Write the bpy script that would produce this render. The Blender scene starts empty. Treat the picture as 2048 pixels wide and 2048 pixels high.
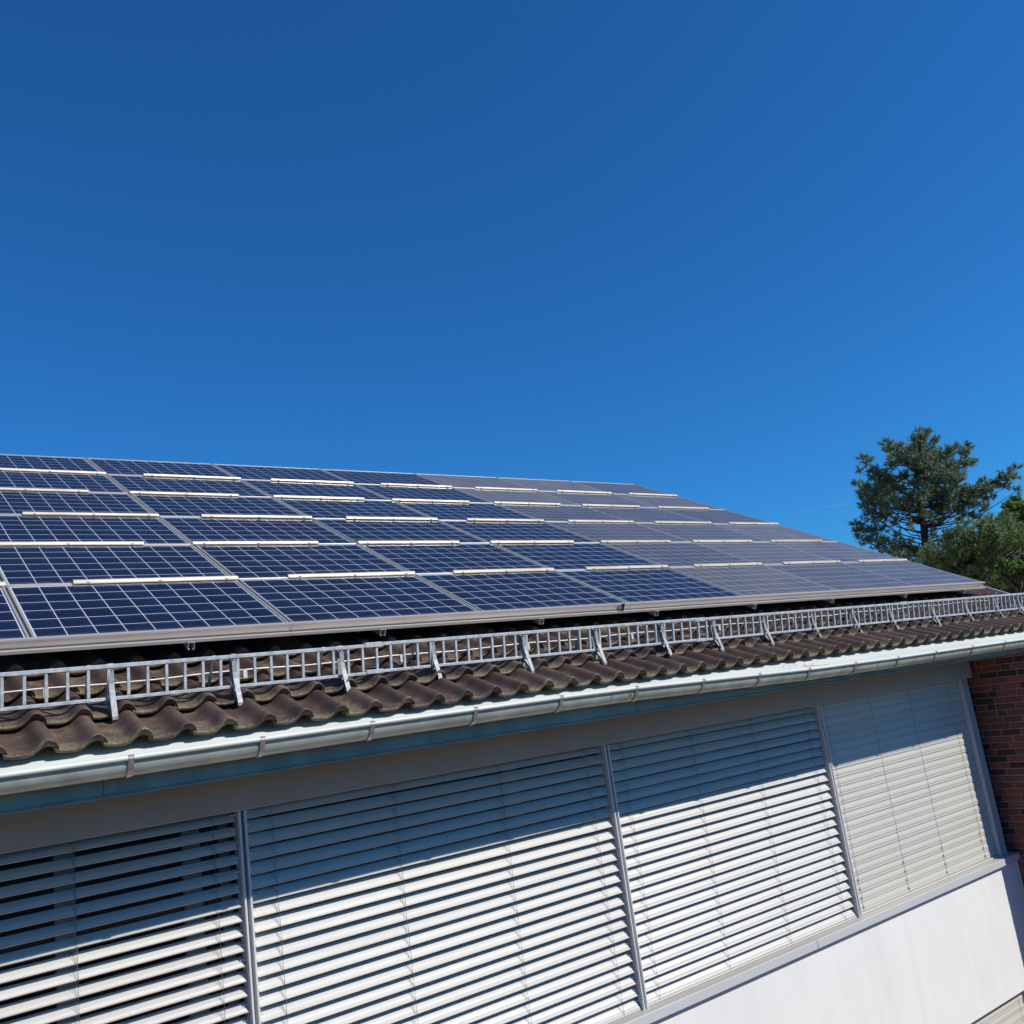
import bpy, bmesh, math, random
from mathutils import Vector, Matrix
random.seed(11)
SC = bpy.context.scene
COL = SC.collection
ZC = 7.2                       # height of the camera above the ground
PITCH = 0.46529506             # roof pitch (26.7 degrees)
CA, SA = math.cos(PITCH), math.sin(PITCH)
HP = 1.883                     # distance of the viewpoint from the plane of the panels

# ------------------------------------------------------------------ camera
cam = bpy.data.cameras.new('camera'); cam_o = bpy.data.objects.new('camera', cam); COL.objects.link(cam_o)
cam.sensor_width = 36; cam.lens = 1827.2 / 2048 * 36; cam.clip_start = 0.1; cam.clip_end = 30000
right = Vector((0.80324386, -0.58056842, -0.1331901)); up = Vector((-0.01635077, -0.24501123, 0.96938235)); fwd = Vector((0.59542585, 0.77647267, 0.20629651))
cam_o.matrix_world = Matrix(((right.x, up.x, -fwd.x, 0), (right.y, up.y, -fwd.y, 0), (right.z, up.z, -fwd.z, ZC), (0, 0, 0, 1)))
SC.camera = cam_o

# ------------------------------------------------------------------ sky, sun, exposure
SUN = Vector((0.70, -1.0, 1.0)).normalized()
elev = math.asin(SUN.z); azim = math.atan2(SUN.x, SUN.y)
w = bpy.data.worlds.new('World'); SC.world = w; w.use_nodes = True
nt = w.node_tree; nt.nodes.clear()
sky = nt.nodes.new('ShaderNodeTexSky'); sky.sky_type = 'NISHITA'; sky.sun_disc = False
sky.sun_elevation = elev; sky.sun_rotation = azim; sky.altitude = 300; sky.air_density = 1.0; sky.dust_density = 0.35; sky.ozone_density = 6.0
hsv = nt.nodes.new('ShaderNodeMix'); hsv.data_type = 'RGBA'; hsv.blend_type = 'MULTIPLY'; hsv.inputs['Factor'].default_value = 1.0; hsv.inputs['B'].default_value = (0.24, 0.875, 1.36, 1)   # deep, saturated blue of the whole sky
bg = nt.nodes.new('ShaderNodeBackground'); bg.inputs['Strength'].default_value = 0.095
out = nt.nodes.new('ShaderNodeOutputWorld')
nt.links.new(sky.outputs[0], hsv.inputs['A']); nt.links.new(hsv.outputs['Result'], bg.inputs[0]); nt.links.new(bg.outputs[0], out.inputs[0])
sun = bpy.data.lights.new('sun', 'SUN'); sun.energy = 4.9; sun.angle = math.radians(0.5); sun.color = (1.0, 0.95, 0.87)
sun_o = bpy.data.objects.new('sun', sun); COL.objects.link(sun_o); sun_o.location = (0, -20, 40)
sun_o.rotation_euler = (-SUN).to_track_quat('-Z', 'Y').to_euler()
SC.view_settings.view_transform = 'Standard'; SC.view_settings.look = 'None'; SC.view_settings.exposure = 0.0; SC.view_settings.gamma = 1.0
SC.cycles.max_bounces = 8; SC.cycles.transparent_max_bounces = 12; SC.cycles.use_denoising = True

# ------------------------------------------------------------------ helpers
def obj(name, me, mat=None, parent=None, loc=None, rot=None):
    if isinstance(me, bmesh.types.BMesh):
        m = bpy.data.meshes.new(name); me.to_mesh(m); me.free(); me = m
    if mat is not None and len(me.materials) == 0: me.materials.append(mat)
    o = bpy.data.objects.new(name, me); COL.objects.link(o)
    if parent is not None: o.parent = parent
    if loc is not None: o.location = loc
    if rot is not None: o.rotation_euler = rot
    return o
def tag(o, label=None, cat=None, group=None, kind=None):
    if label: o['label'] = label
    if cat: o['category'] = cat
    if group: o['group'] = group
    if kind: o['kind'] = kind
    return o
def empty(name, loc, rot=(0, 0, 0), **k):
    o = bpy.data.objects.new(name, None); COL.objects.link(o); o.location = loc; o.rotation_euler = rot
    o.empty_display_size = 0.1
    return tag(o, **k)
def box(bm, x0, x1, y0, y1, z0, z1, bev=0.0):
    vs = [bm.verts.new(p) for p in ((x0,y0,z0),(x1,y0,z0),(x1,y1,z0),(x0,y1,z0),(x0,y0,z1),(x1,y0,z1),(x1,y1,z1),(x0,y1,z1))]
    fs = [bm.faces.new([vs[i] for i in f]) for f in ((0,3,2,1),(4,5,6,7),(0,1,5,4),(1,2,6,5),(2,3,7,6),(3,0,4,7))]
    if bev > 0:
        es = list({e for f in fs for e in f.edges})
        bmesh.ops.bevel(bm, geom=es, offset=bev, segments=1, affect='EDGES')
    return bm
def B(x0, x1, y0, y1, z0, z1, bev=0.0):
    return box(bmesh.new(), x0, x1, y0, y1, z0, z1, bev)
def extrude_x(bm, prof, x0, x1, closed=True, cap=True, smooth=False):
    a = [bm.verts.new((x0, p[0], p[1])) for p in prof]; b = [bm.verts.new((x1, p[0], p[1])) for p in prof]
    n = len(prof)
    for i in range(n if closed else n - 1):
        j = (i + 1) % n
        f = bm.faces.new((a[i], a[j], b[j], b[i])); f.smooth = smooth
    if cap and closed:
        bm.faces.new(a[::-1]); bm.faces.new(b)
    return bm
def tube(bm, pts, r0, r1=None, n=6, cap=True):
    r1 = r0 if r1 is None else r1
    rings = []
    P = [Vector(p) for p in pts]
    for i, p in enumerate(P):
        d = (P[min(i + 1, len(P) - 1)] - P[max(i - 1, 0)]).normalized()
        u = d.cross(Vector((0, 0, 1)))
        if u.length < 1e-3: u = d.cross(Vector((1, 0, 0)))
        u.normalize(); v = d.cross(u)
        r = r0 + (r1 - r0) * i / max(1, len(P) - 1)
        rings.append([bm.verts.new(p + (u * math.cos(2 * math.pi * k / n) + v * math.sin(2 * math.pi * k / n)) * r) for k in range(n)])
    for a, b in zip(rings, rings[1:]):
        for k in range(n):
            f = bm.faces.new((a[k], a[(k + 1) % n], b[(k + 1) % n], b[k])); f.smooth = True
    if cap: bm.faces.new(rings[0][::-1]); bm.faces.new(rings[-1])
    return bm
def strip(bm, pts, width, thick):
    """flat strap following pts in the (y, z) plane, centred on x = 0"""
    n = len(pts); P = [Vector((0, p[0], p[1])) for p in pts]; rings = []
    for i in range(n):
        d = (P[min(i + 1, n - 1)] - P[max(i - 1, 0)]).normalized(); nn = Vector((0, -d.z, d.y)) * thick / 2
        rings.append([bm.verts.new(P[i] + Vector((sx * width / 2, 0, 0)) + nn * sn) for sx, sn in ((-1, -1), (1, -1), (1, 1), (-1, 1))])
    for a, b in zip(rings, rings[1:]):
        for k in range(4): bm.faces.new((a[k], a[(k + 1) % 4], b[(k + 1) % 4], b[k]))
    bm.faces.new(rings[0][::-1]); bm.faces.new(rings[-1])
    return bm
def roofpt(x, s, off=0.0):
    return Vector((x, s * CA + (HP + off) * SA, s * SA - (HP + off) * CA + ZC))
def shift(bm, v):
    bmesh.ops.translate(bm, verts=bm.verts, vec=v); return bm
def fixn(bm):
    bmesh.ops.recalc_face_normals(bm, faces=bm.faces); return bm

# ------------------------------------------------------------------ materials
def newmat(name):
    m = bpy.data.materials.new(name); m.use_nodes = True
    t = m.node_tree; b = t.nodes['Principled BSDF']
    return m, t, b
def mat(name, col, rough=0.6, metal=0.0, var=0.0, scale=8.0, bump=0.0, bscale=60.0, col2=None, objvar=0.0, detail=6.0, spec=0.5, stretch=None):
    m, t, b = newmat(name); N = t.nodes; L = t.links
    b.inputs['Base Color'].default_value = (*col, 1); b.inputs['Roughness'].default_value = rough; b.inputs['Metallic'].default_value = metal
    b.inputs['Specular IOR Level'].default_value = spec
    tc = N.new('ShaderNodeTexCoord'); src = tc.outputs['Object']
    geo = N.new('ShaderNodeNewGeometry'); pos = geo.outputs['Position']
    if stretch:
        mp = N.new('ShaderNodeMapping'); mp.inputs['Scale'].default_value = stretch; L.new(pos, mp.inputs[0]); pos = mp.outputs[0]
    last = None
    if var > 0:
        no = N.new('ShaderNodeTexNoise'); no.inputs['Scale'].default_value = scale; no.inputs['Detail'].default_value = detail; L.new(pos, no.inputs['Vector'])
        rp = N.new('ShaderNodeMapRange'); rp.inputs['From Min'].default_value = 0.3; rp.inputs['From Max'].default_value = 0.7; L.new(no.outputs['Fac'], rp.inputs['Value'])
        mx = N.new('ShaderNodeMix'); mx.data_type = 'RGBA'; L.new(rp.outputs[0], mx.inputs['Factor'])
        c2 = col2 if col2 else tuple(c * (1 - var) for c in col)
        mx.inputs['A'].default_value = (*col, 1); mx.inputs['B'].default_value = (*c2, 1); last = mx.outputs['Result']
        rr = N.new('ShaderNodeMapRange'); rr.inputs['To Min'].default_value = max(0.02, rough - 0.08); rr.inputs['To Max'].default_value = min(1, rough + 0.1)
        L.new(no.outputs['Fac'], rr.inputs['Value']); L.new(rr.outputs[0], b.inputs['Roughness'])
    if objvar > 0:
        oi = N.new('ShaderNodeObjectInfo'); hv = N.new('ShaderNodeHueSaturation')
        mr = N.new('ShaderNodeMapRange'); mr.inputs['To Min'].default_value = 1 - objvar; mr.inputs['To Max'].default_value = 1 + objvar
        L.new(oi.outputs['Random'], mr.inputs['Value']); L.new(mr.outputs[0], hv.inputs['Value'])
        if last: L.new(last, hv.inputs['Color'])
        else: hv.inputs['Color'].default_value = (*col, 1)
        last = hv.outputs[0]
    if last: L.new(last, b.inputs['Base Color'])
    if bump > 0:
        n2 = N.new('ShaderNodeTexNoise'); n2.inputs['Scale'].default_value = bscale; n2.inputs['Detail'].default_value = 4; L.new(pos, n2.inputs['Vector'])
        bp = N.new('ShaderNodeBump'); bp.inputs['Strength'].default_value = bump; bp.inputs['Distance'].default_value = 0.01
        L.new(n2.outputs['Fac'], bp.inputs['Height']); L.new(bp.outputs[0], b.inputs['Normal'])
    return m

M_WHITE = mat('white_render', (0.76, 0.755, 0.72), 0.9, var=0.05, scale=1.6, bump=0.12, bscale=220)
t = M_WHITE.node_tree; N = t.nodes; L = t.links; b = N['Principled BSDF']
g = N.new('ShaderNodeNewGeometry'); mp = N.new('ShaderNodeMapping'); mp.inputs['Scale'].default_value = (5.0, 5.0, 0.35); L.new(g.outputs['Position'], mp.inputs[0])
st = N.new('ShaderNodeTexNoise'); st.inputs['Scale'].default_value = 1.4; st.inputs['Detail'].default_value = 7; L.new(mp.outputs[0], st.inputs['Vector'])
gr = N.new('ShaderNodeTexNoise'); gr.inputs['Scale'].default_value = 90; gr.inputs['Detail'].default_value = 3; L.new(g.outputs['Position'], gr.inputs['Vector'])
m1 = N.new('ShaderNodeMapRange'); m1.inputs['From Min'].default_value = 0.35; m1.inputs['From Max'].default_value = 0.75; m1.inputs['To Min'].default_value = 1.01; m1.inputs['To Max'].default_value = 0.955; L.new(st.outputs['Fac'], m1.inputs['Value'])
m2 = N.new('ShaderNodeMapRange'); m2.inputs['From Min'].default_value = 0.3; m2.inputs['From Max'].default_value = 0.7; m2.inputs['To Min'].default_value = 0.95; m2.inputs['To Max'].default_value = 1.04; L.new(gr.outputs['Fac'], m2.inputs['Value'])
mu = N.new('ShaderNodeMath'); mu.operation = 'MULTIPLY'; L.new(m1.outputs[0], mu.inputs[0]); L.new(m2.outputs[0], mu.inputs[1])
hv = N.new('ShaderNodeHueSaturation'); L.new(mu.outputs[0], hv.inputs['Value']); L.new(b.inputs['Base Color'].links[0].from_socket, hv.inputs['Color']); L.new(hv.outputs[0], b.inputs['Base Color'])
M_LINTEL = mat('grey_lintel_paint', (0.42, 0.39, 0.34), 0.85, var=0.10, scale=2.2, bump=0.08, bscale=160)
M_POST = mat('pale_post_paint', (0.50, 0.49, 0.47), 0.7, var=0.06, scale=3)
M_SILLT = mat('sill_metal', (0.50, 0.49, 0.45), 0.5, metal=0.25, var=0.12, scale=3.5, stretch=(0.4, 3, 3))
M_SILLF = mat('sill_front_metal', (0.60, 0.62, 0.62), 0.45, metal=0.2, var=0.1, scale=3.5, stretch=(0.4, 3, 3))
M_BLIND = mat('blind_slat_paint', (0.54, 0.525, 0.485), 0.42, var=0.06, scale=2.3, objvar=0.03, stretch=(0.6, 4, 4))
M_BLIND_BEIGE = mat('blind_slat_paint_beige', (0.53, 0.51, 0.45), 0.42, var=0.06, scale=2.3, objvar=0.03, stretch=(0.6, 4, 4))
M_GUIDE = mat('guide_rail_aluminium', (0.72, 0.72, 0.71), 0.45, metal=0.15, var=0.1, scale=5)
M_CORD = mat('blind_cord_grey', (0.16, 0.16, 0.17), 0.8)
M_BLACK = mat('dark_gap', (0.012, 0.012, 0.014), 0.8)
M_PANE = mat('window_glass_dark', (0.012, 0.014, 0.017), 0.06, spec=0.6)
M_WFRAME = mat('window_frame_grey', (0.24, 0.24, 0.24), 0.5, var=0.08, scale=3)
M_FLASH = mat('eaves_flashing_pale', (0.66, 0.67, 0.60), 0.5, metal=0.0, var=0.14, scale=3.0, stretch=(0.5, 4, 4))
M_GUT = mat('gutter_zinc_green', (0.43, 0.475, 0.41), 0.48, metal=0.1, var=0.34, scale=3.0, stretch=(2.6, 3, 0.9))
M_GUTBR = mat('gutter_bracket_metal', (0.46, 0.44, 0.40), 0.42, metal=0.7, var=0.35, scale=40)
M_FASCIA = mat('fascia_zinc_teal', (0.35, 0.36, 0.30), 0.5, metal=0.15, var=0.30, scale=3, stretch=(2.2, 2, 0.7))
M_GALV = mat('galvanised_steel', (0.62, 0.64, 0.65), 0.5, metal=0.3, var=0.42, scale=30, bump=0.05, bscale=120)
M_STRAP = mat('bracket_steel_dull', (0.29, 0.30, 0.31), 0.55, metal=0.3, var=0.3, scale=38, bump=0.05, bscale=120)
M_ALU = mat('panel_frame_aluminium', (0.44, 0.43, 0.41), 0.42, metal=0.4, var=0.12, scale=6, stretch=(0.4, 4, 4))
M_RAIL = mat('mounting_rail_aluminium', (0.62, 0.56, 0.51), 0.38, metal=0.45, var=0.10, scale=5, stretch=(0.5, 3, 3))
M_STRIP = mat('cover_strip_aluminium', (0.72, 0.63, 0.50), 0.38, metal=0.3, var=0.32, scale=7, stretch=(0.6, 3, 3), objvar=0.12)
M_DECK = mat('roof_underlay_dark', (0.02, 0.018, 0.017), 0.95)
M_MORTAR = mat('mortar_grey', (0.36, 0.30, 0.27), 0.95, var=0.3, scale=30, bump=0.3, bscale=180)
M_WIRE = mat('lightning_wire_aluminium', (0.66, 0.62, 0.56), 0.5, metal=0.4, var=0.2, scale=20)
M_BACKWALL = mat('rear_wall_brick', (0.20, 0.085, 0.06), 0.9, var=0.3, scale=6)
M_TWIG = mat('dry_twig_bark', (0.22, 0.16, 0.09), 0.9)
M_BARK = mat('pine_bark', (0.042, 0.035, 0.030), 0.95, var=0.4, scale=6, bump=0.4, bscale=20)
M_GROUND = mat('ground_warm_bounce', (0.44, 0.29, 0.19), 0.95, var=0.3, scale=0.25, col2=(0.36, 0.23, 0.15))  # unseen ground, reddish tone chosen to bounce warm light into the facade shade

# bricks: dark red to almost black, one by one
m, t, b = newmat('brick_dark_red'); N = t.nodes; L = t.links
oi = N.new('ShaderNodeObjectInfo'); cr = N.new('ShaderNodeValToRGB'); e = cr.color_ramp
e.elements[0].color = (0.035, 0.022, 0.020, 1); e.elements[1].position = 1.0; e.elements[1].color = (0.24, 0.075, 0.050, 1)
for p_, c_ in ((0.22, (0.05, 0.028, 0.025, 1)), (0.3, (0.13, 0.05, 0.038, 1)), (0.75, (0.18, 0.06, 0.043, 1))):
    x = e.elements.new(p_); x.color = c_
L.new(oi.outputs['Random'], cr.inputs[0])
no = N.new('ShaderNodeTexNoise'); no.inputs['Scale'].default_value = 45; no.inputs['Detail'].default_value = 6
g = N.new('ShaderNodeNewGeometry'); L.new(g.outputs['Position'], no.inputs['Vector'])
mx = N.new('ShaderNodeMix'); mx.data_type = 'RGBA'; mx.blend_type = 'MULTIPLY'; mx.inputs['Factor'].default_value = 0.6
L.new(cr.outputs[0], mx.inputs['A']); L.new(no.outputs['Color'], mx.inputs['B'])
hv = N.new('ShaderNodeHueSaturation'); hv.inputs['Value'].default_value = 1.6; hv.inputs['Saturation'].default_value = 1.0; L.new(mx.outputs['Result'], hv.inputs['Color']); L.new(hv.outputs[0], b.inputs['Base Color'])
b.inputs['Roughness'].default_value = 0.85
bp = N.new('ShaderNodeBump'); bp.inputs['Strength'].default_value = 0.4; bp.inputs['Distance'].default_value = 0.005; L.new(no.outputs['Fac'], bp.inputs['Height']); L.new(bp.outputs[0], b.inputs['Normal'])
M_BRICK = m

# roof tiles: brown clay, lichen and moss along the lower edge and in the pan
m, t, b = newmat('tile_brown_clay'); N = t.nodes; L = t.links
tc = N.new('ShaderNodeTexCoord'); sp = N.new('ShaderNodeSeparateXYZ'); L.new(tc.outputs['Object'], sp.inputs[0])
g = N.new('ShaderNodeNewGeometry'); oi = N.new('ShaderNodeObjectInfo')
n1 = N.new('ShaderNodeTexNoise'); n1.inputs['Scale'].default_value = 9; n1.inputs['Detail'].default_value = 8; n1.inputs['Roughness'].default_value = 0.65; L.new(g.outputs['Position'], n1.inputs['Vector'])
n2 = N.new('ShaderNodeTexNoise'); n2.inputs['Scale'].default_value = 70; n2.inputs['Detail'].default_value = 5; L.new(g.outputs['Position'], n2.inputs['Vector'])
base = N.new('ShaderNodeValToRGB'); e = base.color_ramp; e.elements[0].color = (0.054, 0.032, 0.024, 1); e.elements[1].color = (0.132, 0.083, 0.063, 1); e.elements[0].position = 0.3; e.elements[1].position = 0.72
L.new(n1.outputs['Fac'], base.inputs[0])
hv = N.new('ShaderNodeHueSaturation'); mr = N.new('ShaderNodeMapRange'); mr.inputs['To Min'].default_value = 0.72; mr.inputs['To Max'].default_value = 1.2
L.new(oi.outputs['Random'], mr.inputs['Value']); L.new(mr.outputs[0], hv.inputs['Value']); L.new(base.outputs[0], hv.inputs['Color'])
edge = N.new('ShaderNodeMapRange'); edge.inputs['From Min'].default_value = 0.10; edge.inputs['From Max'].default_value = -0.01; L.new(sp.outputs['Y'], edge.inputs['Value'])
pan = N.new('ShaderNodeMapRange'); pan.inputs['From Min'].default_value = 0.030; pan.inputs['From Max'].default_value = 0.004; L.new(sp.outputs['Z'], pan.inputs['Value'])
ad = N.new('ShaderNodeMath'); ad.operation = 'MULTIPLY_ADD'; L.new(edge.outputs[0], ad.inputs[0]); ad.inputs[1].default_value = 0.17
pm = N.new('ShaderNodeMath'); pm.operation = 'MULTIPLY'; L.new(pan.outputs[0], pm.inputs[0]); pm.inputs[1].default_value = 0.14; L.new(pm.outputs[0], ad.inputs[2])
rs = N.new('ShaderNodeMath'); rs.operation = 'MULTIPLY_ADD'; L.new(oi.outputs['Random'], rs.inputs[0]); rs.inputs[1].default_value = 0.16; L.new(ad.outputs[0], rs.inputs[2])
sm = N.new('ShaderNodeMath'); sm.operation = 'ADD'; L.new(rs.outputs[0], sm.inputs[0])
nmix = N.new('ShaderNodeMath'); nmix.operation = 'MULTIPLY_ADD'; L.new(n2.outputs['Fac'], nmix.inputs[0]); nmix.inputs[1].default_value = 0.35; L.new(n1.outputs['Fac'], nmix.inputs[2]); L.new(nmix.outputs[0], sm.inputs[1])
mk = N.new('ShaderNodeMapRange'); mk.inputs['From Min'].default_value = 0.905; mk.inputs['From Max'].default_value = 1.05; mk.clamp = True; L.new(sm.outputs[0], mk.inputs['Value'])
moss = N.new('ShaderNodeValToRGB'); e = moss.color_ramp; e.elements[0].color = (0.085, 0.066, 0.030, 1); e.elements[1].color = (0.20, 0.165, 0.10, 1); e.elements[0].position = 0.35; e.elements[1].position = 0.7; L.new(n2.outputs['Fac'], moss.inputs[0])
mx = N.new('ShaderNodeMix'); mx.data_type = 'RGBA'; L.new(mk.outputs[0], mx.inputs['Factor']); L.new(hv.outputs[0], mx.inputs['A']); L.new(moss.outputs[0], mx.inputs['B'])
L.new(mx.outputs['Result'], b.inputs['Base Color']); b.inputs['Roughness'].default_value = 0.62; b.inputs['Specular IOR Level'].default_value = 0.4
bp = N.new('ShaderNodeBump'); bp.inputs['Strength'].default_value = 0.35; bp.inputs['Distance'].default_value = 0.006; L.new(nmix.outputs[0], bp.inputs['Height']); L.new(bp.outputs[0], b.inputs['Normal'])
M_TILE = m

# solar cells: polycrystalline blue with fine bus bars along the long side
def cellmat(name, c1, c2, bus):
    m, t, b = newmat(name); N = t.nodes; L = t.links
    tc = N.new('ShaderNodeTexCoord'); sp = N.new('ShaderNodeSeparateXYZ'); L.new(tc.outputs['Object'], sp.inputs[0])
    g = N.new('ShaderNodeNewGeometry')
    vo = N.new('ShaderNodeTexVoronoi'); vo.inputs['Scale'].default_value = 55; L.new(g.outputs['Position'], vo.inputs['Vector'])
    oi = N.new('ShaderNodeObjectInfo')
    ad = N.new('ShaderNodeMath'); ad.operation = 'MULTIPLY_ADD'; L.new(oi.outputs['Random'], ad.inputs[0]); ad.inputs[1].default_value = 0.5
    vs = N.new('ShaderNodeSeparateColor'); L.new(vo.outputs['Color'], vs.inputs[0])
    hf = N.new('ShaderNodeMath'); hf.operation = 'MULTIPLY'; hf.inputs[1].default_value = 0.5; L.new(vs.outputs[0], hf.inputs[0]); L.new(hf.outputs[0], ad.inputs[2])
    mx = N.new('ShaderNodeMix'); mx.data_type = 'RGBA'; mx.inputs['A'].default_value = (*c1, 1); mx.inputs['B'].default_value = (*c2, 1); L.new(ad.outputs[0], mx.inputs['Factor'])
    md = N.new('ShaderNodeMath'); md.operation = 'PINGPONG'; md.inputs[1].default_value = 0.0258; L.new(sp.outputs['Y'], md.inputs[0])
    lt = N.new('ShaderNodeMath'); lt.operation = 'LESS_THAN'; lt.inputs[1].default_value = 0.0010; L.new(md.outputs[0], lt.inputs[0])
    m2 = N.new('ShaderNodeMix'); m2.data_type = 'RGBA'; L.new(lt.outputs[0], m2.inputs['Factor']); L.new(mx.outputs['Result'], m2.inputs['A']); m2.inputs['B'].default_value = (*bus, 1)
    L.new(m2.outputs['Result'], b.inputs['Base Color']); b.inputs['Roughness'].default_value = 0.45; b.inputs['Specular IOR Level'].default_value = 0.2
    return m
M_CELL = cellmat('solar_cell_blue', (0.0025, 0.005, 0.017), (0.006, 0.014, 0.054), (0.035, 0.05, 0.09))
M_SHEET = mat('panel_backsheet_white', (0.58, 0.59, 0.62), 0.6)
def glassmat(name, film, dcol):
    m = bpy.data.materials.new(name); m.use_nodes = True; t = m.node_tree; N = t.nodes; L = t.links; N.clear()
    o = N.new('ShaderNodeOutputMaterial'); fr = N.new('ShaderNodeFresnel'); fr.inputs['IOR'].default_value = 1.23
    tr = N.new('ShaderNodeBsdfTransparent'); tr.inputs[0].default_value = (0.97, 0.98, 1.0, 1)
    gl = N.new('ShaderNodeBsdfGlossy'); gl.inputs['Roughness'].default_value = 0.06
    mx = N.new('ShaderNodeMixShader'); L.new(fr.outputs[0], mx.inputs[0]); L.new(tr.outputs[0], mx.inputs[1]); L.new(gl.outputs[0], mx.inputs[2])
    df = N.new('ShaderNodeBsdfDiffuse'); df.inputs[0].default_value = (*dcol, 1)
    no = N.new('ShaderNodeTexNoise'); no.inputs['Scale'].default_value = 3.0; no.inputs['Detail'].default_value = 6
    g = N.new('ShaderNodeNewGeometry'); L.new(g.outputs['Position'], no.inputs['Vector'])
    mr = N.new('ShaderNodeMapRange'); mr.inputs['From Min'].default_value = 0.25; mr.inputs['From Max'].default_value = 0.75; mr.inputs['To Min'].default_value = film * 0.75; mr.inputs['To Max'].default_value = film * 1.25; L.new(no.outputs['Fac'], mr.inputs['Value'])
    tc = N.new('ShaderNodeTexCoord'); sp = N.new('ShaderNodeSeparateXYZ'); L.new(tc.outputs['Object'], sp.inputs[0])
    eg = N.new('ShaderNodeMapRange'); eg.inputs['From Min'].default_value = 0.075; eg.inputs['From Max'].default_value = 0.005; eg.inputs['To Max'].default_value = 0.30; L.new(sp.outputs['Y'], eg.inputs['Value'])
    n3 = N.new('ShaderNodeTexNoise'); n3.inputs['Scale'].default_value = 9.0; n3.inputs['Detail'].default_value = 5; L.new(g.outputs['Position'], n3.inputs['Vector'])
    em = N.new('ShaderNodeMath'); em.operation = 'MULTIPLY'; L.new(eg.outputs[0], em.inputs[0]); L.new(n3.outputs['Fac'], em.inputs[1])
    oi = N.new('ShaderNodeObjectInfo'); ov = N.new('ShaderNodeMapRange'); ov.inputs['To Min'].default_value = 0.7; ov.inputs['To Max'].default_value = 1.3; L.new(oi.outputs['Random'], ov.inputs['Value'])
    om = N.new('ShaderNodeMath'); om.operation = 'MULTIPLY_ADD'; L.new(mr.outputs[0], om.inputs[0]); L.new(ov.outputs[0], om.inputs[1]); L.new(em.outputs[0], om.inputs[2])
    m2 = N.new('ShaderNodeMixShader'); L.new(om.outputs[0], m2.inputs[0]); L.new(mx.outputs[0], m2.inputs[1]); L.new(df.outputs[0], m2.inputs[2])
    L.new(m2.outputs[0], o.inputs[0])
    return m
M_GLASS = glassmat('panel_glass_clean', 0.006, (0.4, 0.4, 0.4))
M_GLASS_D = glassmat('panel_glass_greyed', 0.165, (0.42, 0.395, 0.365))  # stronger grey diffuse layer over the glass of the right-hand columns

# ------------------------------------------------------------------ ground
bm = bmesh.new(); S_ = 4000
bm.faces.new([bm.verts.new(p) for p in ((-S_, -S_, 0), (S_, -S_, 0), (S_, S_, 0), (-S_, S_, 0))])
tag(obj('ground', bm, M_GROUND), kind='structure')

# ------------------------------------------------------------------ building
X0, X1, XV = -1.4, 10.55, 12.05          # facade from / to, verge of the roof
BY0 = Vector((4, 8, 0))
bld = empty('school_building', BY0, label='long building with brown tiled pitched roof, white wall and dark brick wing wall', cat='building')
def part(name, bm, m, parent=bld):
    """mesh given in camera-level coordinates (z = 0 at the camera)"""
    fixn(bm)
    org = BY0 if parent is bld else BY0 + parent.location
    return obj(name, shift(bm, Vector((0, 0, ZC)) - org), m, parent)
YB = 5.60                                # plane of the blinds
part('spandrel_wall', B(X0, X1, 5.53, 5.95, -3.59, -2.345, 0.004), M_WHITE)
part('lower_wall', B(X0, X1, 5.53, 5.95, -ZC, -5.9, 0.004), M_WHITE)
part('lintel', B(X0, 10.456, 5.50, 5.95, -0.38, -0.105, 0.006), M_LINTEL)
post = B(10.285, 10.505, 5.575, 5.93, -2.31, -0.382, 0.0)
bmesh.ops.bevel(post, geom=[e_ for e_ in post.edges if abs(e_.verts[0].co.z - e_.verts[1].co.z) > 1 and e_.verts[0].co.y < 5.6], offset=0.05, segments=5, affect='EDGES')
part('window_post', post, M_POST)
# sill in lengths, metal, with a drip edge
for a_, b_ in ((X0, 3.30), (3.303, 6.848), (6.852, 10.53)):
    bm = bmesh.new(); extrude_x(bm, [(5.49, -2.303), (5.495, -2.300), (5.70, -2.285), (5.70, -2.30), (5.52, -2.325), (5.505, -2.366), (5.49, -2.366)], a_, b_)
    sl = part('window_sill', bm, M_SILLT)
    dr = fixn(B(a_ + .001, b_ - .001, 5.483, 5.4885, -2.368, -2.302, 0.001)); obj('drip_edge', shift(dr, Vector((0, 0, ZC)) - BY0), M_SILLF, sl)
# soffit, fascia with drip edge, eaves flashing
part('soffit', B(X0, XV - 0.02, 4.90, 5.9, -0.10, -0.075), M_LINTEL)
xs = [X0, 1.06, 4.05, 4.8, 7.4, 10.1, XV - 0.01]
for i, (a_, b_) in enumerate(zip(xs, xs[1:])):
    bm = bmesh.new(); yo = 0.003 * (i % 2)
    extrude_x(bm, [(4.872 - yo, 0.0), (4.872 - yo, -0.150), (4.852 - yo, -0.163), (4.852 - yo, -0.168), (4.874 - yo, -0.158), (4.895, -0.155), (4.895, 0.0)], a_, b_ - 0.002)
    part('fascia_board', bm, M_FASCIA)
bm = bmesh.new()
extrude_x(bm, [(5.10, 0.1545), (4.862, 0.0350), (4.803, 0.0055), (4.797, -0.075), (4.800, -0.075), (4.806, 0.0030), (4.863, 0.0320), (5.10, 0.1515)], X0, XV - 0.03)
part('eaves_flashing', bm, M_FLASH)
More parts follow.
